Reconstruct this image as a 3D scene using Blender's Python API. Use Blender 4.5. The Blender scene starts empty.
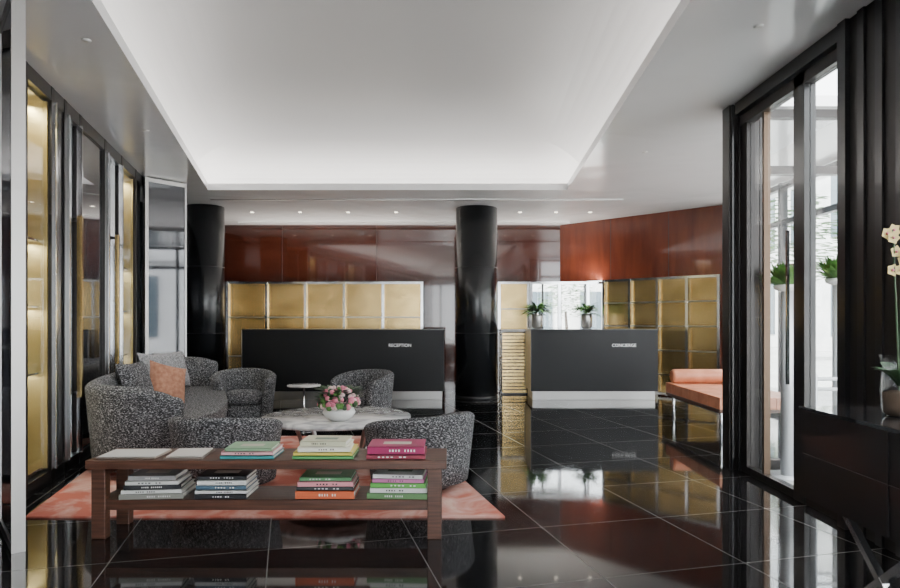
import bpy, math, random
from mathutils import Vector, Matrix
random.seed(7)
F=650.0; CZ=1.26
def PX(px,Y): return (px-450)/F*Y
def PZ(py,Y): return CZ-(py-320)/F*Y
C=bpy.context.scene.collection

# ---------------- materials ----------------
def newmat(name):
    m=bpy.data.materials.new(name); m.use_nodes=True
    return m,m.node_tree.nodes,m.node_tree.links,m.node_tree.nodes['Principled BSDF']
def mat(name,col,rough=0.5,metal=0.0,coat=0.0,emit=None,es=0,spec=None,trans=0):
    m,n,l,b=newmat(name)
    b.inputs['Base Color'].default_value=(*col,1)
    b.inputs['Roughness'].default_value=rough
    b.inputs['Metallic'].default_value=metal
    b.inputs['Coat Weight'].default_value=coat
    b.inputs['Coat Roughness'].default_value=0.03
    if spec is not None: b.inputs['Specular IOR Level'].default_value=spec
    if trans: b.inputs['Transmission Weight'].default_value=trans
    if emit:
        b.inputs['Emission Color'].default_value=(*emit,1)
        b.inputs['Emission Strength'].default_value=es
    return m
def noise_mat(name,c1,c2,scale=5,stretch=(1,1,1),rough=0.5,metal=0,coat=0,p1=0.35,p2=0.65,detail=4,bump=0,bscale=None,distort=0):
    m,n,l,b=newmat(name)
    tc=n.new('ShaderNodeTexCoord'); mp=n.new('ShaderNodeMapping'); mp.inputs['Scale'].default_value=stretch
    t=n.new('ShaderNodeTexNoise'); t.inputs['Scale'].default_value=scale; t.inputs['Detail'].default_value=detail
    t.inputs['Distortion'].default_value=distort
    r=n.new('ShaderNodeValToRGB'); r.color_ramp.elements[0].position=p1; r.color_ramp.elements[1].position=p2
    r.color_ramp.elements[0].color=(*c1,1); r.color_ramp.elements[1].color=(*c2,1)
    l.new(tc.outputs['Object'],mp.inputs['Vector']); l.new(mp.outputs[0],t.inputs['Vector'])
    l.new(t.outputs['Fac'],r.inputs[0]); l.new(r.outputs[0],b.inputs['Base Color'])
    b.inputs['Roughness'].default_value=rough; b.inputs['Metallic'].default_value=metal
    b.inputs['Coat Weight'].default_value=coat; b.inputs['Coat Roughness'].default_value=0.04
    if bump:
        bp=n.new('ShaderNodeBump'); bp.inputs['Strength'].default_value=bump; bp.inputs['Distance'].default_value=0.01
        l.new(t.outputs['Fac'],bp.inputs['Height']); l.new(bp.outputs[0],b.inputs['Normal'])
    return m
def glassmat(name,tint=(0.97,0.98,0.98),refl=1.0):
    m=bpy.data.materials.new(name); m.use_nodes=True
    n=m.node_tree.nodes; l=m.node_tree.links; n.clear()
    o=n.new('ShaderNodeOutputMaterial'); mx=n.new('ShaderNodeMixShader'); tr=n.new('ShaderNodeBsdfTransparent')
    gl=n.new('ShaderNodeBsdfGlossy'); gl.inputs['Roughness'].default_value=0.01
    tr.inputs[0].default_value=(*tint,1)
    lw=n.new('ShaderNodeLayerWeight'); lw.inputs[0].default_value=0.5
    pw=n.new('ShaderNodeMath'); pw.operation='POWER'; pw.inputs[1].default_value=4.5
    ma=n.new('ShaderNodeMath'); ma.operation='MULTIPLY_ADD'; ma.inputs[1].default_value=0.6; ma.inputs[2].default_value=0.03
    l.new(lw.outputs['Facing'],pw.inputs[0]); l.new(pw.outputs[0],ma.inputs[0])
    l.new(ma.outputs[0],mx.inputs[0]); l.new(tr.outputs[0],mx.inputs[1]); l.new(gl.outputs[0],mx.inputs[2]); l.new(mx.outputs[0],o.inputs[0])
    return m
def floor_mat():
    m,n,l,b=newmat('black_granite_tiles')
    tc=n.new('ShaderNodeTexCoord'); mp=n.new('ShaderNodeMapping')
    mp.inputs['Rotation'].default_value=(0,0,-math.atan(0.25))
    mp.inputs['Location'].default_value=(0.1,0.3,0)
    br=n.new('ShaderNodeTexBrick'); br.offset=0.0; br.squash=1.0
    br.inputs['Scale'].default_value=1; br.inputs['Brick Width'].default_value=0.8; br.inputs['Row Height'].default_value=0.8
    br.inputs['Mortar Size'].default_value=0.003; br.inputs['Mortar Smooth'].default_value=0.1
    br.inputs['Color1'].default_value=(0.006,0.006,0.007,1); br.inputs['Color2'].default_value=(0.011,0.0105,0.011,1)
    br.inputs['Mortar'].default_value=(0.09,0.09,0.085,1)
    l.new(tc.outputs['Object'],mp.inputs[0]); l.new(mp.outputs[0],br.inputs['Vector']); l.new(br.outputs['Color'],b.inputs['Base Color'])
    t=n.new('ShaderNodeTexNoise'); t.inputs['Scale'].default_value=3
    mr=n.new('ShaderNodeMapRange'); mr.inputs[3].default_value=0.02; mr.inputs[4].default_value=0.09
    l.new(tc.outputs['Object'],t.inputs['Vector']); l.new(t.outputs['Fac'],mr.inputs[0])
    mx=n.new('ShaderNodeMix'); l.new(br.outputs['Fac'],mx.inputs[0]); l.new(mr.outputs[0],mx.inputs[2]); mx.inputs[3].default_value=0.5
    l.new(mx.outputs[0],b.inputs['Roughness'])
    b.inputs['Specular IOR Level'].default_value=0.8
    return m
def ceil_mat():
    m,n,l,b=newmat('polished_ceiling_plaster')
    tc=n.new('ShaderNodeTexCoord'); t=n.new('ShaderNodeTexNoise'); t.inputs['Scale'].default_value=0.9; t.inputs['Detail'].default_value=2; t.inputs['Distortion'].default_value=0.6
    bp=n.new('ShaderNodeBump'); bp.inputs['Strength'].default_value=0.35; bp.inputs['Distance'].default_value=0.05
    l.new(tc.outputs['Object'],t.inputs[0]); l.new(t.outputs['Fac'],bp.inputs['Height']); l.new(bp.outputs[0],b.inputs['Normal'])
    b.inputs['Base Color'].default_value=(0.80,0.80,0.805,1); b.inputs['Roughness'].default_value=0.16; b.inputs['Specular IOR Level'].default_value=0.8
    return m
def boucle():
    m,n,l,b=newmat('boucle_fabric')
    tc=n.new('ShaderNodeTexCoord')
    t=n.new('ShaderNodeTexNoise'); t.inputs['Scale'].default_value=120; t.inputs['Detail'].default_value=3
    t.inputs['Roughness'].default_value=0.7
    mp=n.new('ShaderNodeMapping'); mp.inputs['Scale'].default_value=(0.6,0.6,1.2)
    r=n.new('ShaderNodeValToRGB'); e=r.color_ramp.elements
    e[0].position=0.42; e[0].color=(0.010,0.010,0.012,1); e[1].position=0.66; e[1].color=(0.50,0.50,0.52,1)
    x=e.new(0.53); x.color=(0.07,0.072,0.078,1)
    l.new(tc.outputs['Object'],mp.inputs[0]); l.new(mp.outputs[0],t.inputs[0]); l.new(t.outputs['Fac'],r.inputs[0]); l.new(r.outputs[0],b.inputs['Base Color'])
    bp=n.new('ShaderNodeBump'); bp.inputs['Strength'].default_value=0.6; bp.inputs['Distance'].default_value=0.008
    l.new(t.outputs['Fac'],bp.inputs['Height']); l.new(bp.outputs[0],b.inputs['Normal'])
    b.inputs['Roughness'].default_value=0.95
    return m
M={}
M['floor']=floor_mat()
M['boucle']=boucle()
M['ceil']=ceil_mat()
M['cove']=mat('cove_plaster',(0.58,0.575,0.57),0.4)
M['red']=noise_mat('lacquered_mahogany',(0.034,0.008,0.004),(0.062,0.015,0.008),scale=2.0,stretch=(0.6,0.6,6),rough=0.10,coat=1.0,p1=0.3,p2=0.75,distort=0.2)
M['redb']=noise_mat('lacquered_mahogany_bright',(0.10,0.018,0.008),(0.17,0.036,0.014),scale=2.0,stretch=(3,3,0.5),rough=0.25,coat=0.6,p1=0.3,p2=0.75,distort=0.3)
M['walnut']=noise_mat('walnut',(0.048,0.019,0.012),(0.12,0.05,0.030),scale=7,stretch=(0.6,6,10),rough=0.38,p1=0.3,p2=0.7,detail=6)
M['black']=mat('black_lacquer',(0.012,0.012,0.013),0.28,0,0.3)
M['desk']=mat('charcoal_desk_panel',(0.008,0.0085,0.010),0.42,spec=0.3)
M['col']=mat('black_stone_column',(0.010,0.011,0.013),0.25,0,0.2)
M['glossblack']=mat('dark_mirror_glass',(0.065,0.07,0.08),0.04,0.6,0.8)
M['navy']=mat('dark_glass_panel',(0.045,0.05,0.062),0.03,0.5,1.0,spec=0.9)
M['chrome']=mat('polished_steel',(0.75,0.76,0.78),0.13,1)
M['brushed']=mat('brushed_steel',(0.42,0.41,0.40),0.35,1)
M['pale']=mat('pale_steel',(0.62,0.64,0.66),0.3,0.35)
M['bronze']=mat('bronze',(0.10,0.07,0.05),0.35,0.9)
M['dbronze']=mat('dark_bronze_frame',(0.024,0.021,0.020),0.38,0.4)
M['gold']=noise_mat('brass_mesh',(0.56,0.39,0.16),(0.74,0.54,0.25),scale=3,rough=0.25,metal=0.95)
M['goldlit']=noise_mat('gold_leaf_panel',(0.38,0.26,0.10),(0.80,0.60,0.28),scale=1.6,stretch=(1,1,1.6),rough=0.24,metal=0.9,p1=0.3,p2=0.7)
M['goldcase']=noise_mat('gold_case_lining',(0.42,0.34,0.15),(0.62,0.52,0.26),scale=2,rough=0.35,metal=0.7)
M['wall']=mat('dark_wall_panel',(0.02,0.02,0.022),0.35)
M['plaster']=mat('plaster_wall',(0.6,0.59,0.57),0.7)
M['rug']=noise_mat('coral_rug_pile',(0.46,0.125,0.085),(0.66,0.44,0.38),scale=3.5,rough=0.95,p1=0.42,p2=0.70,detail=12,bump=0.2,distort=1.0)
M['marble']=noise_mat('grey_marble',(0.36,0.36,0.37),(0.66,0.65,0.64),scale=5,rough=0.12,p1=0.35,p2=0.6,detail=8,distort=1.5)
M['orange']=noise_mat('tan_orange_leather',(0.50,0.18,0.09),(0.66,0.27,0.15),scale=6,rough=0.42)
M['pillowo']=noise_mat('rust_velvet',(0.30,0.13,0.08),(0.44,0.22,0.14),scale=30,rough=0.9)
M['pillowg']=noise_mat('grey_woven_fabric',(0.16,0.16,0.17),(0.40,0.40,0.41),scale=60,rough=0.95)
M['glass']=glassmat('clear_glass')
M['leaf']=noise_mat('leaf_green',(0.03,0.10,0.018),(0.11,0.26,0.05),scale=14,rough=0.5)
M['leafd']=noise_mat('leaf_dark',(0.012,0.035,0.012),(0.035,0.09,0.03),scale=10,rough=0.4)
M['pink']=mat('petal_pink',(0.65,0.20,0.28),0.7)
M['pinkl']=mat('petal_blush',(0.75,0.52,0.52),0.7)
M['cream']=mat('petal_cream',(0.60,0.48,0.20),0.6)
M['white']=mat('white_ceramic',(0.8,0.8,0.78),0.25)
M['page']=mat('book_pages',(0.75,0.72,0.66),0.8)
M['pave']=noise_mat('pale_paving',(0.45,0.44,0.42),(0.6,0.59,0.57),scale=2,rough=0.6)
M['stone']=noise_mat('limestone_facade',(0.55,0.54,0.53),(0.70,0.69,0.67),scale=1.2,rough=0.8)
M['win']=mat('facade_window_glass',(0.10,0.13,0.15),0.1)
M['bark']=mat('stem_brown',(0.08,0.05,0.03),0.8)
M['led']=mat('led_diffuser',(1,1,1),0.5,emit=(1,0.88,0.7),es=9)
M['ledcase']=mat('case_led_diffuser',(1,1,1),0.5,emit=(1,0.93,0.8),es=2)
M['ledc']=mat('cove_led_diffuser',(1,1,1),0.5,emit=(1,0.96,0.92),es=21)
M['letter']=mat('glowing_letter',(0.8,0.8,0.8),0.3,emit=(1,1,1),es=0.3)  # letters glow faintly by themselves, brightness put into the material
BC={}
def bc(r,g,b):
    k=(r,g,b)
    if k not in BC: BC[k]=mat('book_cover_%d'%len(BC),k,0.4)
    return BC[k]

# ---------------- mesh builder ----------------
class MB:
    def __init__(s): s.v=[];s.f=[];s.mi=[];s.sm=[];s.ms=[];s.T=Matrix.Identity(4)
    def m(s,mt):
        if isinstance(mt,str): mt=M[mt]
        if mt not in s.ms: s.ms.append(mt)
        return s.ms.index(mt)
    def add(s,vs,fs,mt,smooth=False):
        o=len(s.v); i=s.m(mt)
        s.v+= [s.T@Vector(p) for p in vs]
        for f in fs: s.f.append([o+k for k in f]); s.mi.append(i); s.sm.append(smooth)
    def prism(s,pts,z0,z1,mt,smooth=False):
        n=len(pts)
        A=sum(pts[i][0]*pts[(i+1)%n][1]-pts[(i+1)%n][0]*pts[i][1] for i in range(n))
        if A<0: pts=pts[::-1]
        vs=[(p[0],p[1],z0) for p in pts]+[(p[0],p[1],z1) for p in pts]
        fs=[list(range(n))[::-1],list(range(n,2*n))]
        for i in range(n):
            j=(i+1)%n; fs.append([i,j,n+j,n+i])
        s.add(vs,fs,mt,smooth)
    def box(s,x0,x1,y0,y1,z0,z1,mt): s.prism([(x0,y0),(x1,y0),(x1,y1),(x0,y1)],z0,z1,mt)
    def cbox(s,c,sz,rz,z0,z1,mt):
        ca,sa=math.cos(rz),math.sin(rz); P=[]
        for a,b in((-1,-1),(1,-1),(1,1),(-1,1)):
            x,y=a*sz[0]/2,b*sz[1]/2; P.append((c[0]+x*ca-y*sa,c[1]+x*sa+y*ca))
        s.prism(P,z0,z1,mt)
    def lathe(s,prof,c,mt,seg=32,sx=1,sy=1,smooth=True):
        vs=[];fs=[];n=len(prof)
        for r,z in prof:
            for k in range(seg):
                a=2*math.pi*k/seg; vs.append((c[0]+r*sx*math.cos(a),c[1]+r*sy*math.sin(a),c[2]+z))
        for i in range(n-1):
            for k in range(seg):
                j=(k+1)%seg; fs.append([i*seg+k,i*seg+j,(i+1)*seg+j,(i+1)*seg+k])
        fs.append(list(range(seg))[::-1]); fs.append([(n-1)*seg+k for k in range(seg)])
        s.add(vs,fs,mt,smooth)
    def ball(s,c,r,mt,seg=12,rings=8,sc=(1,1,1)):
        prof=[]
        for i in range(rings+1):
            a=-math.pi/2+math.pi*i/rings; prof.append((max(1e-4,r*math.cos(a)),r*math.sin(a)*sc[2]))
        s.lathe(prof,c,mt,seg,sc[0],sc[1])
    def tube(s,pts,r,mt,seg=8):
        pts=[Vector(p) for p in pts]; vs=[];fs=[]
        for i,p in enumerate(pts):
            t=(pts[min(i+1,len(pts)-1)]-pts[max(i-1,0)]).normalized()
            up=Vector((0,0,1)) if abs(t.z)<0.9 else Vector((1,0,0))
            a=t.cross(up).normalized(); b=t.cross(a).normalized()
            rr=r[i] if isinstance(r,(list,tuple)) else r
            for k in range(seg):
                q=2*math.pi*k/seg; vs.append(tuple(p+a*rr*math.cos(q)+b*rr*math.sin(q)))
        for i in range(len(pts)-1):
            for k in range(seg):
                j=(k+1)%seg; fs.append([i*seg+k,i*seg+j,(i+1)*seg+j,(i+1)*seg+k])
        fs.append(list(range(seg))); fs.append([(len(pts)-1)*seg+k for k in range(seg)][::-1])
        s.add(vs,fs,mt,True)
    def leaf(s,base,d,L,w,mt,droop=0.3,nrm=None):
        d=Vector(d).normalized(); side=d.cross(Vector((0,0,1)))
        if side.length<0.05: side=Vector((1,0,0))
        side.normalize(); base=Vector(base); vs=[];fs=[]
        N=5
        for i in range(N+1):
            t=i/N; p=base+d*L*t-Vector((0,0,1))*droop*L*t*t
            ww=w*math.sin(math.pi*min(0.98,0.08+0.9*t))
            vs+= [tuple(p-side*ww/2),tuple(p+Vector((0,0,-0.15*ww))),tuple(p+side*ww/2)]
        for i in range(N):
            for k in (0,1): fs.append([i*3+k,i*3+k+1,(i+1)*3+k+1,(i+1)*3+k])
        s.add(vs,fs,mt,True)
    def shell(s,path,thick,z0,zt,flare,mt):
        n=len(path); rings=[]
        P=[Vector((p[0],p[1])) for p in path]
        K=8
        def ring(p,nr,zt_,sc):
            th=thick*sc; r=th/2; L=[]
            zz=[z0,z0+(zt_-z0)*0.33,z0+(zt_-z0)*0.66,zt_-r]
            for z in zz: L.append((r+flare*(z-z0)/(zt_-z0),z))
            for k in range(1,K):
                a=math.pi*k/K; L.append((flare*1.0+r*math.cos(a),zt_-r+r*math.sin(a)))
            for z in zz[::-1]: L.append((-r+flare*(z-z0)/(zt_-z0),z))
            return [(p.x+nr.x*o,p.y+nr.y*o,z) for o,z in L]
        for i in range(n):
            t=(P[min(i+1,n-1)]-P[max(i-1,0)]).normalized(); nr=Vector((t.y,-t.x))
            if i==0:
                for sc,off,dz in((0.15,-0.5,.02),(0.6,-0.4,.008),(0.88,-0.22,.002)):
                    rings.append(ring(P[0]+t*off*thick,nr,zt[0]-dz*2,sc))
            rings.append(ring(P[i],nr,zt[i],1))
            if i==n-1:
                for sc,off,dz in((0.88,0.22,.002),(0.6,0.4,.008),(0.15,0.5,.02)):
                    rings.append(ring(P[i]+t*off*thick,nr,zt[i]-dz*2,sc))
        m=len(rings[0]); vs=[q for r in rings for q in r]; fs=[]
        for i in range(len(rings)-1):
            for k in range(m):
                j=(k+1)%m; fs.append([i*m+k,(i+1)*m+k,(i+1)*m+j,i*m+j])
        fs.append(list(range(m))); fs.append([(len(rings)-1)*m+k for k in range(m)][::-1])
        s.add(vs,fs,mt,True)
    def pillow(s,c,w,h,t,R,mt):
        N=12; vs=[];fs=[]
        for side in(1,-1):
            for i in range(N+1):
                for j in range(N+1):
                    u=-1+2*i/N; v=-1+2*j/N
                    k=(max(0,(1-u**4))*max(0,(1-v**4)))**0.5
                    x=u*w/2; z=v*h/2
                    x*=1-0.07*(1-v*v); z*=1-0.07*(1-u*u)
                    p=R@Vector((x,side*t/2*k,z))+Vector(c); vs.append(tuple(p))
        q=(N+1)**2
        for i in range(N):
            for j in range(N):
                a=i*(N+1)+j; f=[a,a+1,a+N+2,a+N+1]
                fs.append(f); fs.append([q+x for x in f[::-1]])
        s.add(vs,fs,mt,True)
    def done(s,name,bevel=0,seg=2,loc=None):
        me=bpy.data.meshes.new(name)
        if loc is None:
            xs=[p.x for p in s.v];ys=[p.y for p in s.v];zs=[p.z for p in s.v]
            loc=Vector(((min(xs)+max(xs))/2,(min(ys)+max(ys))/2,min(zs)))
        me.from_pydata([tuple(p-loc) for p in s.v],[],s.f)
        for mt in s.ms: me.materials.append(mt)
        me.polygons.foreach_set('material_index',s.mi); me.polygons.foreach_set('use_smooth',s.sm)
        me.update(); ob=bpy.data.objects.new(name,me); ob.location=loc; C.objects.link(ob)
        if bevel:
            md=ob.modifiers.new('bevel','BEVEL'); md.width=bevel; md.segments=seg; md.limit_method='ANGLE'; md.angle_limit=math.radians(40)
        return ob
def catmull(pts,n=8,closed=False):
    out=[]; N=len(pts)
    rng=range(N if closed else N-1)
    for i in rng:
        g=lambda k:(pts[k%N] if closed else pts[max(0,min(N-1,k))])
        p0,p1,p2,p3=g(i-1),g(i),g(i+1),g(i+2)
        for k in range(n):
            t=k/n
            out.append(tuple(0.5*(2*b+(-a+c)*t+(2*a-5*b+4*c-d)*t*t+(-a+3*b-3*c+d)*t**3) for a,b,c,d in zip(p0,p1,p2,p3)))
    if not closed: out.append(tuple(pts[-1]))
    return out
def area(name,loc,rot,sx,sy,power,col=(1,1,1)):
    d=bpy.data.lights.new(name,'AREA'); d.shape='RECTANGLE'; d.size=sx; d.size_y=sy; d.energy=power; d.color=col
    o=bpy.data.objects.new(name,d); o.location=loc; o.rotation_euler=rot; C.objects.link(o); return o
def spot(name,loc,power,ang=80,blend=0.8,col=(1,0.96,0.91),rot=(0,0,0),size=0.05):
    d=bpy.data.lights.new(name,'SPOT'); d.energy=power; d.spot_size=math.radians(ang); d.spot_blend=blend; d.color=col; d.shadow_soft_size=size
    o=bpy.data.objects.new(name,d); o.location=loc; o.rotation_euler=rot; C.objects.link(o); return o

H=3.07
# ---------------- room shell ----------------
b=MB(); b.prism([(-6.2,-4.2),(2.62,-4.2),(2.62,5.5),(4.45,5.5),(4.45,10.2),(2.1,12.8),(-6.2,12.8)],-0.1,0,'floor'); b.done('floor',loc=Vector((0,0,-0.1)))
b=MB(); b.box(-30,40,-25,45,-0.2,-0.11,'pave'); b.prism([(2.62,-20),(40,-20),(40,45),(-20,45),(-20,12.8),(2.1,12.8),(4.45,10.2),(4.45,5.5),(2.62,5.5)],-0.11,-0.01,'pave'); b.done('pavement_ground')

hole=[(-0.61,-2.0),(1.08,-2.0),(1.63,9.05),(-3.37,9.05)]
Z1=H+0.09
b=MB()
for q in ([(-6.2,-4.2),(-0.61,-2),(-3.37,9.05),(-6.2,12.8)],
          [(-6.2,12.8),(-3.37,9.05),(1.63,9.05),(4.6,10.2),(2.3,12.8)],
          [(4.6,10.2),(1.63,9.05),(1.08,-2),(2.62,-4.2),(2.62,5.5),(4.6,5.5)],
          [(-6.2,-4.2),(2.62,-4.2),(1.08,-2),(-0.61,-2)]):
    b.prism(q,H,Z1,'ceil')
b.done('ceiling',loc=Vector((0,0,H)))
def offs(poly,d):
    n=len(poly);out=[]
    for i in range(n):
        p0,p1,p2=[Vector(poly[k%n]) for k in(i-1,i,i+1)]
        d1=(p1-p0).normalized();d2=(p2-p1).normalized()
        n1=Vector((d1.y,-d1.x));n2=Vector((d2.y,-d2.x))
        bi=(n1+n2).normalized(); out.append(tuple(p1+bi*d/bi.dot(n1)))
    return out
prof=[(0.34,Z1),(0.34,3.24)]
for k in range(1,11):
    a=math.pi/2*k/10; prof.append((0.34-0.75*(1-math.cos(a)),3.24+0.42*math.sin(a)))
vs=[];fs=[]
for d,z in prof: vs+=[(x,y,z) for x,y in offs(hole,d)]
for i in range(len(prof)-1):
    for k in range(4):
        j=(k+1)%4; fs.append([i*4+k,(i+1)*4+k,(i+1)*4+j,i*4+j])
fs.append([(len(prof)-1)*4+k for k in range(4)])
b=MB(); b.add(vs,fs,'cove'); b.done('ceiling_cove')
b=MB()
o1=offs(hole,0.16);o2=offs(hole,0.22)
for k in range(4):
    j=(k+1)%4; b.prism([o1[k],o2[k],o2[j],o1[j]],Z1,Z1+0.02,'ledc')
b.done('cove_led_strip')

# left wall with display cases
u=Vector((-0.2416,0.9704)); nn=Vector((0.9704,0.2416)); O=Vector((-1.8545,0.0))
def W(Y,d):
    q=O+u*(Y/0.9704)+nn*d; return (q.x,q.y)
def wbox(B,Ya,Yb,d0,d1,z0,z1,mt): B.prism([W(Ya,d0),W(Yb,d0),W(Yb,d1),W(Ya,d1)],z0,z1,mt)
def WY(px): return -1.8545/((px-450)/650+0.249)
b=MB(); wbox(b,-4.5,12.9,-0.55,-0.40,0,H,'wall'); b.done('wall_left')
b=MB()
wbox(b,-4.5,12.9,-0.40,0.02,2.96,H,'black'); wbox(b,-4.5,12.9,-0.40,0.02,0,0.10,'black')
gold_ranges=[(WY(24),WY(48)),(WY(121),WY(133))]
wbox(b,-4.4,WY(22),-0.2,0.0,0.10,2.96,'navy')
wbox(b,WY(50),WY(62),-0.2,0.01,0.1,2.96,'black')
wbox(b,WY(63),WY(77),-0.2,-0.02,0.1,2.96,'navy')
wbox(b,WY(79),WY(102),-0.2,0.0,0.1,2.96,'navy')
wbox(b,WY(104),WY(119),-0.2,-0.02,0.1,2.96,'navy')
wbox(b,WY(135),8.3,-0.2,0.0,0.1,2.96,'navy')
wbox(b,8.3,12.9,-0.2,0.0,0.1,2.96,'navy')
for px in (22,49.5,62.5,78,103,120,134): 
    Y=WY(px); wbox(b,Y-0.03,Y+0.03,-0.4,0.025,0,H-0.001,'dbronze')
for px in (50.5,64,77,104.5,119):
    Y=WY(px); wbox(b,Y-0.008,Y+0.008,0.0,0.045,0.1,2.96,'chrome')
for px in (71,110):
    Y=WY(px); wbox(b,Y-0.02,Y+0.02,0.05,0.09,0.6,2.15,'goldlit'); 
    for z in(0.62,2.1): wbox(b,Y-0.012,Y+0.012,-0.02,0.06,z,z+0.03,'chrome')
b.done('trim_left_panelling')
for (a,c) in gold_ranges:
    b=MB(); wbox(b,a,c,-0.38,-0.34,0.12,2.94,'goldcase'); wbox(b,a,a+0.02,-0.38,0,0.12,2.94,'goldcase'); wbox(b,c-0.02,c,-0.38,0,0.12,2.94,'goldcase')
    for z in(0.12,0.85,1.35,1.85,2.94): wbox(b,a,c,-0.36,-0.03,z,z+0.015,'chrome')
    wbox(b,a+0.03,c-0.03,-0.01,-0.003,0.13,2.93,'glass')
    cx,cy=W((a+c)/2,-0.2)
    b.lathe([(0.05,0.0),(0.07,0.05),(0.03,0.14),(0.03,0.18)],(cx,cy,0.865),'chrome',16)
    b.lathe([(0.06,0.0),(0.08,0.03),(0.05,0.10),(0.02,0.2)],(cx,cy,1.365),'white',16)
    wbox(b,a+0.08,c-0.08,-0.30,-0.28,2.92,2.94,'ledcase')
    b.done('display_case')
    for zl in (2.9,1.84,1.34,0.84):
        ar=area('display_case_lamp',(*W((a+c)/2,-0.15),zl),(0,0,math.atan2(u.y,u.x)),(c-a)*0.7,0.06,3.2 if zl<2.5 else 6,(1,0.95,0.80))
def leaf_door(p,q,name,mt):
    B=MB(); p=Vector(p);q=Vector(q); t=(q-p).normalized(); k=Vector((t.y,-t.x))*0.025
    B.prism([p-k,q-k,q+k,p+k],0.01,H-0.01,mt)
    k2=k*1.3
    for a,c in((p-t*0.012,p+t*0.012),(q-t*0.012,q+t*0.03)):
        B.prism([a-k2,c-k2,c+k2,a+k2],0.0,H-0.005,'brushed')
    for z in (0.0,H-0.06): B.prism([p-k2,q-k2,q+k2,p+k2],z,z+0.05,'brushed')
    return B.done(name)
leaf_door((-2.345,3.53),(-2.74,4.0),'door_1','glossblack')
leaf_door((-3.52,8.62),(-3.84,8.22),'door_2','glossblack')

# back walls
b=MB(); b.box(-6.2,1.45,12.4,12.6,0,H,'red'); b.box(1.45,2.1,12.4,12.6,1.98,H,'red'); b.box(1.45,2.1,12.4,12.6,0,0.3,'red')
for x in (-3.2,-1.4,0.4): b.box(x-0.004,x+0.004,12.392,12.4,0,H,'black')
b.done('wall_back')
A=Vector((2.1,12.4)); Bp=Vector((4.42,10.05)); t=(Bp-A).normalized(); k=Vector((-t.y,t.x)); 
if k.y<0: k=-k
Am=A+t*1.0
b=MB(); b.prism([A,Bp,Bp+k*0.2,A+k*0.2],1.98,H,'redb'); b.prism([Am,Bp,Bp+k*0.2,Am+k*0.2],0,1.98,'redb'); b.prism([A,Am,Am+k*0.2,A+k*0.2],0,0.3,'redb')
b.done('wall_angled')
b=MB()
for d in (1.1,2.2):
    q=A+t*d; b.prism([q-t*0.003-k*0.003,q+t*0.003-k*0.003,q+t*0.003,q-t*0.003],1.98,H,'black')
b.done('trim_1')
b=MB()
b.box(1.46,2.1,12.48,12.49,0.3,1.98,'glass'); b.prism([A+k*0.1,Am+k*0.1,Am+k*0.11,A+k*0.11],0.3,1.98,'glass')
b.box(2.07,2.13,12.42,12.52,0.3,1.98,'dbronze'); b.box(1.76,1.79,12.45,12.5,0.3,1.98,'dbronze'); q=A+t*0.5; b.prism([q+k*.08-t*.02,q+k*.08+t*.02,q+k*.13+t*.02,q+k*.13-t*.02],0.3,1.98,'dbronze')
b.done('window_4')
b=MB(); b.box(-6.2,-3.0,-4.2,-4.0,0,H,'plaster'); b.box(-3,2.62,-4.2,-4,2.75,H,'plaster'); b.box(-3,2.62,-4.2,-4,0,0.15,'plaster')
b.box(2.2,2.62,-4.2,-4,0.15,2.75,'plaster'); b.done('wall_rear')
b=MB()
for x in(-3,-1.7,-0.4,0.9,2.15): b.box(x-0.04,x+0.04,-4.15,-4.05,0.15,2.75,'dbronze')
b.box(-3,2.2,-4.11,-4.09,0.15,2.75,'glass'); b.done('window_1')
b=MB(); b.box(2.40,2.62,3.1,3.98,0,H,'dbronze'); b.box(2.40,2.62,-4.0,3.1,2.9,H,'dbronze'); b.box(2.40,2.62,-4.0,3.1,0,0.12,'dbronze')
for y in (3.78,3.62,3.45,3.3,3.15): b.box(2.385,2.40,y-0.03,y+0.03,0,H,'black')
b.box(2.37,2.40,3.90,3.98,0,H,'black')
b.done('wall_right')
b=MB()
for y in (-3.96,-2.6,-1.2,0.2,1.6,3.06): b.box(2.46,2.56,y-0.04,y+0.04,0.12,2.9,'dbronze')
b.box(2.505,2.515,-3.9,3.05,0.12,2.9,'glass'); b.done('added_side_window')  # out-of-view window, added so more daylight reaches the lower ceiling
b=MB(); b.box(2.345,2.60,5.46,5.60,0,H-0.005,'dbronze')
for x in(2.36,2.42,2.48): b.box(x,x+0.02,5.44,5.46,0,H-0.005,'black')
b.done('pillar_entrance',bevel=0.004)
b=MB()
b.box(2.38,2.62,3.985,5.43,2.97,H-0.002,'black')
b.box(2.42,2.50,3.985,5.43,2.88,2.96,'dbronze')
b.box(2.42,2.50,4.44,4.58,0,2.96,'black')
b.box(2.43,2.49,5.32,5.43,0,2.96,'dbronze')
b.box(2.44,2.49,5.05,5.08,0,2.9,'bronze')
b.box(2.43,2.49,3.985,4.03,0,2.9,'dbronze')
b.box(2.43,2.49,4.58,5.32,0.0,0.06,'dbronze'); b.box(2.43,2.49,4.03,4.44,0,0.06,'dbronze')
b.box(2.455,2.465,4.58,5.32,0.06,2.88,'glass'); b.box(2.455,2.465,4.03,4.44,0.06,2.88,'glass')
b.box(2.40,2.42,4.63,4.65,0.8,1.9,'chrome')
b.done('door_3')
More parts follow.
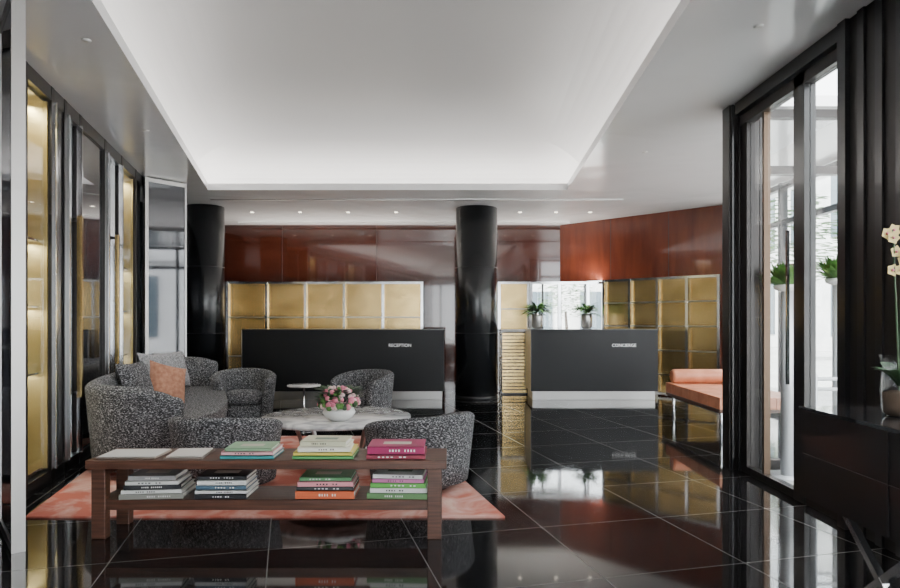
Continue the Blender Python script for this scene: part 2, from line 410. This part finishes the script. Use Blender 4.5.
def glazing(name,p,q,step,z1=H-0.01):
    B=MB(); p=Vector(p);q=Vector(q);L=(q-p).length;t=(q-p).normalized();k=Vector((t.y,-t.x))
    n=max(1,round(L/step))
    for i in range(n+1):
        c=p+t*L*i/n; B.prism([c-t*0.03-k*0.05,c+t*0.03-k*0.05,c+t*0.03+k*0.05,c-t*0.03+k*0.05],0,z1,'dbronze')
    for z in(0,2.5,z1-0.08): B.prism([p-k*0.04,q-k*0.04,q+k*0.04,p+k*0.04],z,z+0.07,'dbronze')
    B.prism([p-k*0.005,q-k*0.005,q+k*0.005,p+k*0.005],0.05,z1-0.05,'glass')
    B.done(name)
glazing('window_2',(2.66,5.56),(4.36,5.56),0.85)
glazing('window_3',(4.38,5.66),(4.38,10.0),1.3)

# ---------------- exterior ----------------
b=MB(); b.box(15,17,-20,45,0,9,'stone')
for y in range(-18,44,3):
    for z in (0.6,4.5): b.box(14.93,15.0,y,y+1.5,z,z+2.4,'win')
for z in(3.6,7.2): b.box(14.8,15,-20,45,z,z+0.25,'stone')
b.done('street_building')
b=MB(); b.box(-8,14.8,40,42,0,8,'stone')
for x in range(-7,14,3):
    for z in (0.6,4.5): b.box(x,x+1.3,39.93,40,z,z+2.4,'win')
b.done('street_building')
def tree(x,y,s=1.0):
    b=MB(); b.tube([(x,y,-0.01),(x+.05,y,1.5*s),(x,y,3*s)],[.12*s,.1*s,.07*s],'bark')
    for i in range(500):
        a=random.uniform(0,6.28);e=random.uniform(-1,1);r=1.3*s*random.random()**.4
        b.leaf((x+r*math.cos(a)*math.sqrt(1-e*e),y+r*math.sin(a)*math.sqrt(1-e*e),3.9*s+1.4*r*e/1.3),(math.cos(a),math.sin(a),0.2),0.35*s,0.16*s,'leaf')
    b.done('street_tree')
tree(9.5,13); tree(10.5,20); tree(9,8.5); tree(3.2,18,0.5); tree(5.3,19,0.5)

# ---------------- columns ----------------
def column(x,y,r):
    b=MB(); b.lathe([(r,0),(r,H-0.002)],(x,y,0),'col',64)
    for z in (1.05,2.1): b.lathe([(r+0.001,z-0.004),(r+0.001,z+0.004)],(x,y,0),'black',64)
    b.lathe([(r+0.01,0),(r+0.01,0.05)],(x,y,0),'black',64)
    return b.done('column')
column(PX(205.5,10.4),10.4,0.29); column(PX(476.5,10.55),10.55,0.335)

# ---------------- desks ----------------
def desk(name,x0,x1,text,tx):
    y=10.2; b=MB()
    b.box(x0,x1,y,y+0.75,0.14,1.10,'desk')
    b.box(x0-0.01,x1+0.01,y-0.01,y+0.4,1.10,1.115,'black')
    b.box(x0+0.03,x1-0.03,y+0.05,y+0.7,0,0.14,'brushed')
    b.box(x0-0.006,x0,y,y+0.75,0.14,1.1,'brushed')
    o=b.done(name,bevel=0.004)
    cu=bpy.data.curves.new('lettering','FONT'); cu.body=text; cu.size=0.068; cu.extrude=0.003; cu.align_x='CENTER'; cu.materials.append(M['letter'])
    tob=bpy.data.objects.new('lettering',cu); C.objects.link(tob)
    tob.parent=o; tob.location=Vector((tx,y-0.005,0.84))-o.location; tob.rotation_euler=(math.pi/2,0,0)
    return o
desk('reception_desk',PX(242,10.2),PX(444,10.2),'RECEPTION',PX(400,10.2))
desk('concierge_desk',PX(531,10.2),PX(658,10.2),'CONCIERGE',PX(624,10.2))

def screen(p,q,n,z1,name,z0=0.02,fill='gold',cross=(0.55,1.0,1.45),rib=0.03):
    B=MB(); p=Vector(p);q=Vector(q);L=(q-p).length;t=(q-p).normalized();k=Vector((t.y,-t.x))
    def bx(a,c,d0,d1,za,zb,mt): B.prism([p+t*a+k*d0,p+t*c+k*d0,p+t*c+k*d1,p+t*a+k*d1],za,zb,mt)
    w=L/n
    for i in range(n+1): bx(i*w-0.022,i*w+0.022,-0.03,0.05,0,z1,'chrome')
    for z in(z0,z1-0.04): bx(0,L,-0.03,0.045,z,z+0.04,'chrome')
    for z in cross: bx(0,L,-0.02,0.03,z,z+0.018,'brushed')
    for i in range(n):
        bx(i*w+0.02,(i+1)*w-0.02,-0.025,-0.012,z0,z1-0.02,'goldlit' if fill=='gold' else fill)
        if fill=='gold':
            zs=[z0+0.04]+list(cross)+[z1-0.04]
            for a_,b_ in zip(zs[:-1],zs[1:]):   # inset picture-frame beads in every grid cell
                a_+=0.018
                x0_,x1_=i*w+0.045,(i+1)*w-0.045
                for (xa,xb,za,zb) in ((x0_,x1_,a_+0.02,a_+0.03),(x0_,x1_,b_-0.03,b_-0.02),(x0_,x0_+0.01,a_+0.02,b_-0.02),(x1_-0.01,x1_,a_+0.02,b_-0.02)):
                    bx(xa,xb,-0.012,0.004,za,zb,'gold')
        if fill=='gold' and rib:
            m=int(w/rib)
            for j in range(m):
                a=i*w+0.03+j*(w-0.06)/m; bx(a,a+0.004,-0.012,-0.006,z0+0.04,z1-0.04,'gold')
    return B.done(name)
Ys=11.75
screen((PX(228,Ys),Ys),(PX(422,Ys),Ys),5,1.95,'brass_screen',cross=(0.6,1.3))
screen((PX(499,Ys),Ys),(PX(528,Ys),Ys),1,1.95,'brass_screen')
screen((PX(531,Ys),Ys),(PX(616,Ys),Ys),3,1.95,'glass_screen',fill='glass',cross=())
screen((PX(619.5,Ys),Ys),(PX(650,Ys),Ys),1,1.95,'brass_screen',rib=0,cross=(0.5,1.0,1.35,1.65))
q0=A+t*1.05-k*0.12; q1=A+t*3.1-k*0.12
screen(tuple(q0),tuple(q1),4,1.97,'brass_screen',rib=0,cross=(0.35,0.75,1.15,1.55))
b=MB(); b.box(PX(424,11.9),PX(460,11.9),11.85,12.38,0,2.0,'red'); b.done('mahogany_cabinet',bevel=0.004)
b=MB()
for i in range(18): b.box(PX(501,11.3),PX(527,11.3)+0.02,11.0+0.015*(i%2),11.5,0.03+i*0.057,0.072+i*0.057,'goldlit')
b.box(PX(502,11.3),PX(527,11.3),11.03,11.5,0,1.06,'black')
b.box(PX(500,11.3),PX(620,11.3),11.02,11.55,1.06,1.10,'marble'); b.box(PX(529,11.3),PX(619,11.3),11.06,11.5,0,1.06,'brushed')
b.done('back_counter')
def vase_plant(x,y,z):
    b=MB(); b.lathe([(0.06,0),(0.10,0.05),(0.10,0.22),(0.09,0.27)],(x,y,z),'brushed',20)
    for i in range(80):
        a=random.uniform(0,6.28); e=random.uniform(0.15,1.2)
        d=(math.cos(a),math.sin(a)*0.7,e)
        b.leaf((x+0.03*d[0],y+0.03*d[1],z+0.26+random.random()*0.12),d,random.uniform(0.14,0.34),0.06,'leaf',0.5)
    b.done('potted_plant')
vase_plant(PX(537,11.3),11.25,1.10); vase_plant(PX(586,11.3),11.25,1.10)

for px in (252,300,348,396,520,556,590):
    Y=10.9; b=MB(); b.lathe([(0.028,-0.006),(0.028,0.0)],(PX(px,Y),Y,H-0.0005),'led',16); b.lathe([(0.04,-0.003),(0.04,0.0)],(PX(px,Y),Y,H-0.0005),'white',16)
    b.done('downlight_or_fill_disc')
for px in (252,300,348,396,520,556,590):
    spot('downlight_or_fill_lamp',(PX(px,10.9),10.9,H-0.03),80,95,0.9,rot=(math.radians(18),0,0))
area('back_ceiling_fill',(-2.2,11.75,1.99),(math.pi,0,0),3.4,0.04,48,(1,0.93,0.84))  # added fill pair without fittings, aimed up to brighten the back ceiling
area('back_ceiling_fill',(1.9,11.75,1.99),(math.pi,0,0),2.2,0.04,28,(1,0.93,0.84))
b=MB(); b.box(-3.6,2.6,9.75,9.80,H-0.012,H-0.0005,'brushed'); b.box(-3.9,2.2,11.95,12.0,H-0.03,H-0.0005,'white'); b.done('trim_2')
for (x,y,w) in ((-2.35,4.2,70),(-2.9,6.2,80),(1.9,4.0,30),(2.1,7,40)):  # fill lamps with plain discs, added overhead to brighten the room
    b=MB(); b.lathe([(0.03,-0.004),(0.03,0.0)],(x,y,H-0.0005),'white',16); b.done('downlight_or_fill_disc')
    spot('downlight_or_fill_lamp',(x,y,H-0.03),w,100,0.9)

# ---------------- rug ----------------
zr=0.012
b=MB(); b.prism([(PX(25,4.13),4.13),(PX(505,4.13),4.13),(PX(505,4.13)-0.25*2.9,7.0),(PX(25,4.13)-0.25*2.9,7.0)],0.0,zr,'rug'); b.done('area_rug')

# ---------------- tub chairs ----------------
def tub(name,x,y,rot,h=0.62,r=0.36,span=125,z=zr):
    b=MB(); b.T=Matrix.Translation((x,y,z))@Matrix.Rotation(rot,4,'Z')
    pts=[];zt=[]
    N=40
    for i in range(N+1):
        a=math.radians(-span+2*span*i/N)
        rr=r*(1+0.06*math.cos(a)*-1)
        pts.append((rr*math.sin(a),-rr*math.cos(a)))
        s=abs(a)/math.radians(span)
        zt.append(h-0.10*s**2.2)
    b.shell(pts,0.105,0.06,zt,0.055,'boucle')
    rs=r-0.03
    b.lathe([(rs-0.02,0.06),(rs,0.09),(rs,0.26)],(0,0.02,0),'boucle',40)
    rs=r-0.045
    b.lathe([(rs-0.05,0.25),(rs,0.28),(rs+0.005,0.34),(rs-0.01,0.39),(rs-0.06,0.415),(0.05,0.425)],(0,0.05,0),'boucle',40)
    b.lathe([(r*0.7,0),(r*0.7,0.06)],(0,0,0),'black',32)
    return b.done(name,loc=Vector((x,y,z)))
tub('tub_armchair',PX(244,7.85),7.85,math.radians(197),0.66,0.275,z=0)
tub('tub_armchair',PX(363,7.7),7.7,math.radians(148),0.66,0.275,z=0)
tub('tub_armchair',PX(226,4.85),4.85,math.radians(-6),0.57,0.30)
tub('tub_armchair',PX(421,4.92),4.92,math.radians(38),0.57,0.315)

# ---------------- curved sofa ----------------
b=MB(); b.T=Matrix.Translation((0,0,zr))
ctrl=[(-2.17,5.12),(-2.50,5.06),(-2.78,5.22),(-2.96,5.65),(-3.13,6.4),(-3.33,7.2),(-3.41,7.7),(-3.28,8.0),(-2.98,8.12)]
ctrl=ctrl[::-1]
path=catmull(ctrl,7)
n=len(path); zt=[]
for i in range(n):
    s=i/(n-1); zt.append(0.80-0.07*s-0.08*max(0,(s-0.85)/0.15)**2-0.06*max(0,(0.12-s)/0.12)**2)
b.shell(path,0.15,0.07,zt,0.06,'boucle')
front=catmull([(-2.16,5.22),(-2.12,5.8),(-2.25,6.5),(-2.5,7.2),(-2.72,7.75),(-2.95,8.08)],5)
seatp=[p for p in path]+[p for p in front]
b.prism(seatp,0.07,0.30,'boucle')
fr2=[(p[0]+0.02,p[1]) for p in front]
b.prism([(p[0],p[1]) for p in path[2:-2]]+fr2,0.31,0.43,'boucle')
b.prism([(-2.9,5.4),(-2.3,5.4),(-2.45,6.5),(-2.9,7.8),(-3.2,7.6)],0,0.07,'black')
b.done('curved_sofa',bevel=0.03,seg=3)
def Rr(rz,rx=0,ry=0): return Matrix.Rotation(rz,3,'Z')@Matrix.Rotation(rx,3,'X')@Matrix.Rotation(ry,3,'Y')
def pil(x,y,z,w,h,t,rz,rx,mt,ry=0):
    b=MB(); b.pillow((x,y,z),w,h,t,Rr(rz,rx,ry),mt); b.done('throw_pillow')
pil(-2.76,6.35,0.64,0.40,0.40,0.15,math.radians(60),math.radians(-20),'pillowo',0.3)
pil(-2.90,6.0,0.67,0.44,0.42,0.15,math.radians(85),math.radians(-18),'boucle')
pil(-3.08,6.85,0.70,0.46,0.44,0.14,math.radians(75),math.radians(-20),'pillowg',0.1)
pil(-3.14,7.35,0.70,0.44,0.42,0.14,math.radians(70),math.radians(-18),'pillowg')

# ---------------- coffee table & flowers ----------------
cx,cy=PX(337,5.62),5.62
b=MB(); b.lathe([(0.57,0.385),(0.635,0.395),(0.64,0.41),(0.635,0.42),(0.0001,0.42)],(cx,cy,zr),'marble',64)
b.lathe([(0.44,0.36),(0.44,0.386)],(cx,cy,zr),'bronze',48)
for a in range(4):
    q=math.radians(45+90*a); b.tube([(cx+0.40*math.cos(q),cy+0.40*math.sin(q),0.37+zr),(cx+0.27*math.cos(q),cy+0.27*math.sin(q),zr+0.0)],0.018,'brushed')
    q2=q+math.pi/2; b.tube([(cx+0.30*math.cos(q),cy+0.30*math.sin(q),0.08),(cx+0.30*math.cos(q2),cy+0.30*math.sin(q2),0.08)],0.01,'brushed')
b.done('coffee_table')
zt_=0.42+zr; fx,fy=PX(338,5.3),5.35
b=MB(); b.lathe([(0.06,0),(0.11,0.03),(0.135,0.07),(0.12,0.105),(0.11,0.11)],(fx,fy,zt_),'white',28)
for i in range(130):
    a=random.uniform(0,6.28); e=random.random(); r=0.155*math.sqrt(1-e*e*0.85)
    b.ball((fx+r*math.cos(a),fy+r*math.sin(a),zt_+0.12+0.15*e),random.uniform(0.015,0.027),random.choice(['pink','pinkl','pinkl','leaf','leaf','pink','leafd']),7,5)
for i in range(70):
    a=random.uniform(0,6.28); b.leaf((fx+0.08*math.cos(a),fy+0.08*math.sin(a),zt_+0.12+random.random()*0.12),(math.cos(a),math.sin(a),0.7),0.15,0.05,'leafd')
b.done('flower_bowl')
sx,sy=PX(304,7.45),7.45
b=MB(); b.lathe([(0.185,0.50),(0.19,0.505),(0.19,0.52),(0.0001,0.521)],(sx,sy,0),'marble',32); b.lathe([(0.012,0.02),(0.012,0.5)],(sx,sy,0),'chrome',12)
b.lathe([(0.13,0),(0.13,0.015),(0.02,0.025)],(sx,sy,0),'chrome',32); b.done('side_table')

# ---------------- console table ----------------
x0,x1=-2.09,-0.02; y0,y1=3.72,4.08
b=MB()
b.box(x0,x1,y0,y1,0.405,0.455,'walnut')
for a,c in((x0+0.03,x0+0.11),(x1-0.11,x1-0.03)):
    b.box(a,c,y0+0.01,y0+0.07,0,0.405,'walnut'); b.box(a,c,y1-0.07,y1-0.01,0,0.405,'walnut')
    b.box(a+0.01,c-0.01,y0+0.07,y1-0.07,0.36,0.405,'walnut')
b.box(x0+0.05,x1-0.05,y0+0.02,y1-0.02,0.165,0.225,'walnut')
b.done('console_table',bevel=0.004)
def stack(pxc,z,books,Yc=3.88,rz=0,name='book_stack'):
    b=MB(); X=PX(pxc,Yc-0.12)
    for (w,d,h,col,r) in books:
        c=bc(*col); rr=rz+r; ca,sa=math.cos(rr),math.sin(rr)
        b.cbox((X,Yc),(w,d),rr,z,z+0.003,c); b.cbox((X,Yc),(w,d),rr,z+h-0.003,z+h,c)
        b.cbox((X+sa*(d/2-0.002),Yc-ca*(d/2-0.002)),(w,0.004),rr,z,z+h,c)
        b.cbox((X,Yc),(w-0.012,d-0.012),rr,z+0.003,z+h-0.003,'page')
        if h>0.02:
            mt=M['white'] if sum(col)<1.2 else M['black']; n_=random.choice([7,9,11]); sp=random.uniform(0.25,0.44); sh=random.uniform(-0.12,0.12)*w
            for j in range(n_):
                o_=(-sp/2+sp*j/(n_-1))*w+sh; lw=w*sp/n_*random.uniform(0.45,0.75)
                px_=X+ca*o_+sa*(d/2+0.0005); py_=Yc+sa*o_-ca*(d/2+0.0005)
                if j not in (4,): b.cbox((px_,py_),(lw,0.001),rr,z+h*0.36,z+h*0.64,mt)
        z+=h+0.0006
    w,d,h,col,r=books[-1]
    if name=='book_stack':  # printed cover label on the top book
        b.cbox((X,Yc),(w*0.5,d*0.3),rz+r,z-0.0006,z-0.0001,bc(0.55,0.5,0.42) if sum(col)<1.2 else bc(0.15,0.22,0.16))
    b.done(name)
wht=(0.7,0.7,0.68);blk=(0.03,0.03,0.035);gry=(0.3,0.3,0.3)
zt1=0.4555
stack(125,zt1,[(0.34,0.24,0.008,(0.50,0.42,0.36),0.0),(0.33,0.23,0.004,(0.72,0.70,0.67),0.03)],name='magazine')
stack(182,zt1,[(0.22,0.26,0.010,(0.25,0.2,0.18),0.05),(0.20,0.24,0.006,(0.7,0.66,0.62),0.1)],name='magazine')
stack(247,zt1,[(0.31,0.25,0.020,(0.05,0.3,0.32),0),(0.30,0.24,0.022,(0.75,0.42,0.45),0.0),(0.27,0.22,0.016,(0.25,0.42,0.25),0.03)])
stack(323,zt1,[(0.35,0.26,0.020,(0.10,0.35,0.12),0),(0.34,0.26,0.020,(0.75,0.62,0.12),0),(0.30,0.25,0.028,(0.8,0.78,0.66),0.05),(0.27,0.2,0.028,(0.60,0.60,0.44),-0.04)])
stack(396,zt1,[(0.34,0.26,0.026,(0.28,0.03,0.06),0),(0.33,0.25,0.045,(0.34,0.015,0.10),0)],)
zt2=0.2255
stack(150,zt2,[(0.36,0.26,0.030,(0.28,0.28,0.25),0),(0.34,0.25,0.022,wht,0),(0.32,0.24,0.026,blk,0.03),(0.30,0.24,0.022,wht,0),(0.27,0.22,0.028,gry,-0.03)],rz=0.08)
stack(221,zt2,[(0.30,0.26,0.028,blk,0),(0.30,0.25,0.022,wht,0),(0.29,0.24,0.026,(0.08,0.14,0.2),0),(0.28,0.24,0.028,wht,0.02),(0.29,0.22,0.024,blk,0)])
stack(325,zt2,[(0.34,0.26,0.048,(0.62,0.13,0.05),0),(0.33,0.25,0.022,(0.05,0.05,0.05),0),(0.32,0.25,0.028,(0.72,0.3,0.34),0.02),(0.30,0.22,0.022,(0.12,0.3,0.14),0)])
stack(399,zt2,[(0.36,0.26,0.034,(0.12,0.24,0.1),0),(0.33,0.25,0.028,wht,0.02),(0.32,0.25,0.028,(0.12,0.42,0.08),0),(0.30,0.24,0.022,(0.6,0.2,0.42),0),(0.29,0.23,0.024,wht,-0.03)],rz=-0.05)

# ---------------- daybed ----------------
b=MB()
dx0,dx1,dy0,dy1=2.77,3.65,6.68,8.35
b.box(dx0,dx1,dy0,dy1,0.30,0.335,'walnut')
nx,ny=3,6
for i in range(nx):
    for j in range(ny):
        w=(dx1-dx0)/nx;d=(dy1-dy0)/ny
        b.box(dx0+i*w+0.002,dx0+(i+1)*w-0.002,dy0+j*d+0.002,dy0+(j+1)*d-0.002,0.336,0.46,'orange')
b.tube([(dx0+0.03,dy1-0.14,0.55),(dx0+0.05,dy1-0.14,0.55),(dx1-0.05,dy1-0.14,0.55),(dx1-0.03,dy1-0.14,0.55)],[0.07,0.09,0.09,0.07],'orange',20)
for x in(dx0+0.05,dx1-0.05):
    for y in(dy0+0.08,dy1-0.15): b.lathe([(0.018,0),(0.018,0.30)],(x,y,0),'chrome',12)
    b.tube([(x,dy0+0.08,0.28),(x,dy1-0.15,0.28)],0.012,'chrome')
b.done('leather_daybed',bevel=0.02,seg=3)

# ---------------- tall planters at entrance ----------------
def planter(x,y,h=1.55):
    b=MB(); b.lathe([(0.055,0),(0.055,h-0.03)],(x,y,-0.01),'pale',20); b.lathe([(0.16,0),(0.16,0.02)],(x,y,-0.01),'pale',24)
    b.lathe([(0.06,h-0.05),(0.10,h-0.03),(0.11,h),(0.10,h+0.003)],(x,y,-0.01),'white',24)
    for i in range(170):
        a=random.uniform(0,6.28);e=random.uniform(0.4,3)
        b.leaf((x+0.05*math.cos(a),y+0.05*math.sin(a),h-0.02),(math.cos(a),math.sin(a),e),random.uniform(0.10,0.26),0.04,'leaf',0.15)
    b.done('tall_planter')
planter(PX(788,5.25),5.25); planter(PX(840,5.2),5.2,1.6)
b=MB()
for z in(0.72,0.80): b.tube([(2.85,5.08,z),(3.9,5.0,z)],0.015,'pale')
b.box(2.86,3.88,5.03,5.04,0.1,0.72,'glass'); b.lathe([(0.02,0),(0.02,0.85)],(3.9,5.0,-0.01),'pale',12); b.lathe([(0.02,0),(0.02,0.85)],(2.85,5.08,-0.01),'pale',12); b.done('glass_barrier')

# ---------------- credenza ----------------
b=MB()
b.box(1.68,2.14,1.25,3.1,0.42,0.835,'black'); b.box(1.67,2.15,1.24,3.11,0.835,0.85,'glossblack')
for y in (1.87,2.49): b.box(1.674,1.68,y-0.003,y+0.003,0.43,0.83,'wall')
b.box(1.674,1.68,1.26,3.09,0.625,0.629,'wall')
def bar(y0_,z0_,y1_,z1_,x):
    v=Vector((0,y1_-y0_,z1_-z0_)).normalized(); s_=Vector((0,-v.z,v.y))*0.014
    a=Vector((x,y0_,z0_));c=Vector((x,y1_,z1_));w=Vector((0.03,0,0))
    vs=[a-s_,a+s_,c+s_,c-s_]; vs=vs+[p+w for p in vs]
    b.add([tuple(p) for p in vs],[[0,1,2,3],[7,6,5,4],[0,4,5,1],[1,5,6,2],[2,6,7,3],[3,7,4,0]],'chrome')
for x in(1.70,2.09):
    for c in (2.58,1.65):
        bar(c+0.24,0.43,c-0.24,0.012,x); bar(c-0.24,0.43,c+0.24,0.012,x+0.001)
b.done('credenza')
b=MB(); ox,oy,oz=1.90,2.75,0.851
b.lathe([(0.05,0),(0.065,0.02),(0.07,0.12),(0.06,0.22),(0.075,0.26)],(ox,oy,oz),'glass',28)
b.lathe([(0.045,0.005),(0.058,0.02),(0.06,0.10),(0.03,0.11)],(ox,oy,oz),'bark',20)
for i in range(9):
    a=i*0.75; b.leaf((ox,oy,oz+0.13),(math.cos(a)*0.6,math.sin(a)*0.6,1.0),random.uniform(0.18,0.26),0.06,'leafd',0.5)
for sgn,top in((-1,0.78),(0.6,0.68)):
    st=[(ox,oy,oz+0.1),(ox+0.01*sgn,oy,oz+0.4),(ox+0.02*sgn,oy,oz+0.62),(ox+0.04*sgn,oy-0.02,oz+top),(ox+0.07*sgn,oy-0.05,oz+top-0.03)]
    st=catmull(st,5); b.tube(st,0.004,'leafd',6)
    for k_ in range(6):
        p=Vector(st[-1-k_*2]); p.x+=random.uniform(-.02,.02)
        for j in range(5):
            a=2*math.pi*j/5+k_; d=Vector((math.cos(a),-0.25,math.sin(a)))
            s_=Vector((-math.sin(a),0,math.cos(a)))
            L=0.028;w=0.013
            vs=[p,p+d*L*0.55+s_*w,p+d*L,p+d*L*0.55-s_*w]; b.add([tuple(v) for v in vs],[[0,1,2,3]],'cream')
        b.ball(tuple(p+Vector((0,-0.006,0))),0.006,'pink',6,4)
b.done('orchid_in_glass_vase')

# ---------------- light ----------------
w=bpy.data.worlds.new('World'); bpy.context.scene.world=w; w.use_nodes=True
w.node_tree.nodes['Background'].inputs[0].default_value=(0.94,0.97,1,1); w.node_tree.nodes['Background'].inputs[1].default_value=10.0
sd=bpy.data.lights.new('sun','SUN'); sd.energy=24; sd.angle=math.radians(2); so=bpy.data.objects.new('sun',sd); C.objects.link(so)
so.rotation_euler=Vector((0.75,0.35,-1.0)).to_track_quat('-Z','Y').to_euler()

cam=bpy.data.cameras.new('Camera'); cam.sensor_width=36; cam.lens=26; cam.shift_y=26/900; cam.clip_start=0.05; cam.clip_end=200
co=bpy.data.objects.new('Camera',cam); co.location=(0,0,CZ); co.rotation_euler=(math.pi/2,0,0); C.objects.link(co)
bpy.context.scene.camera=co
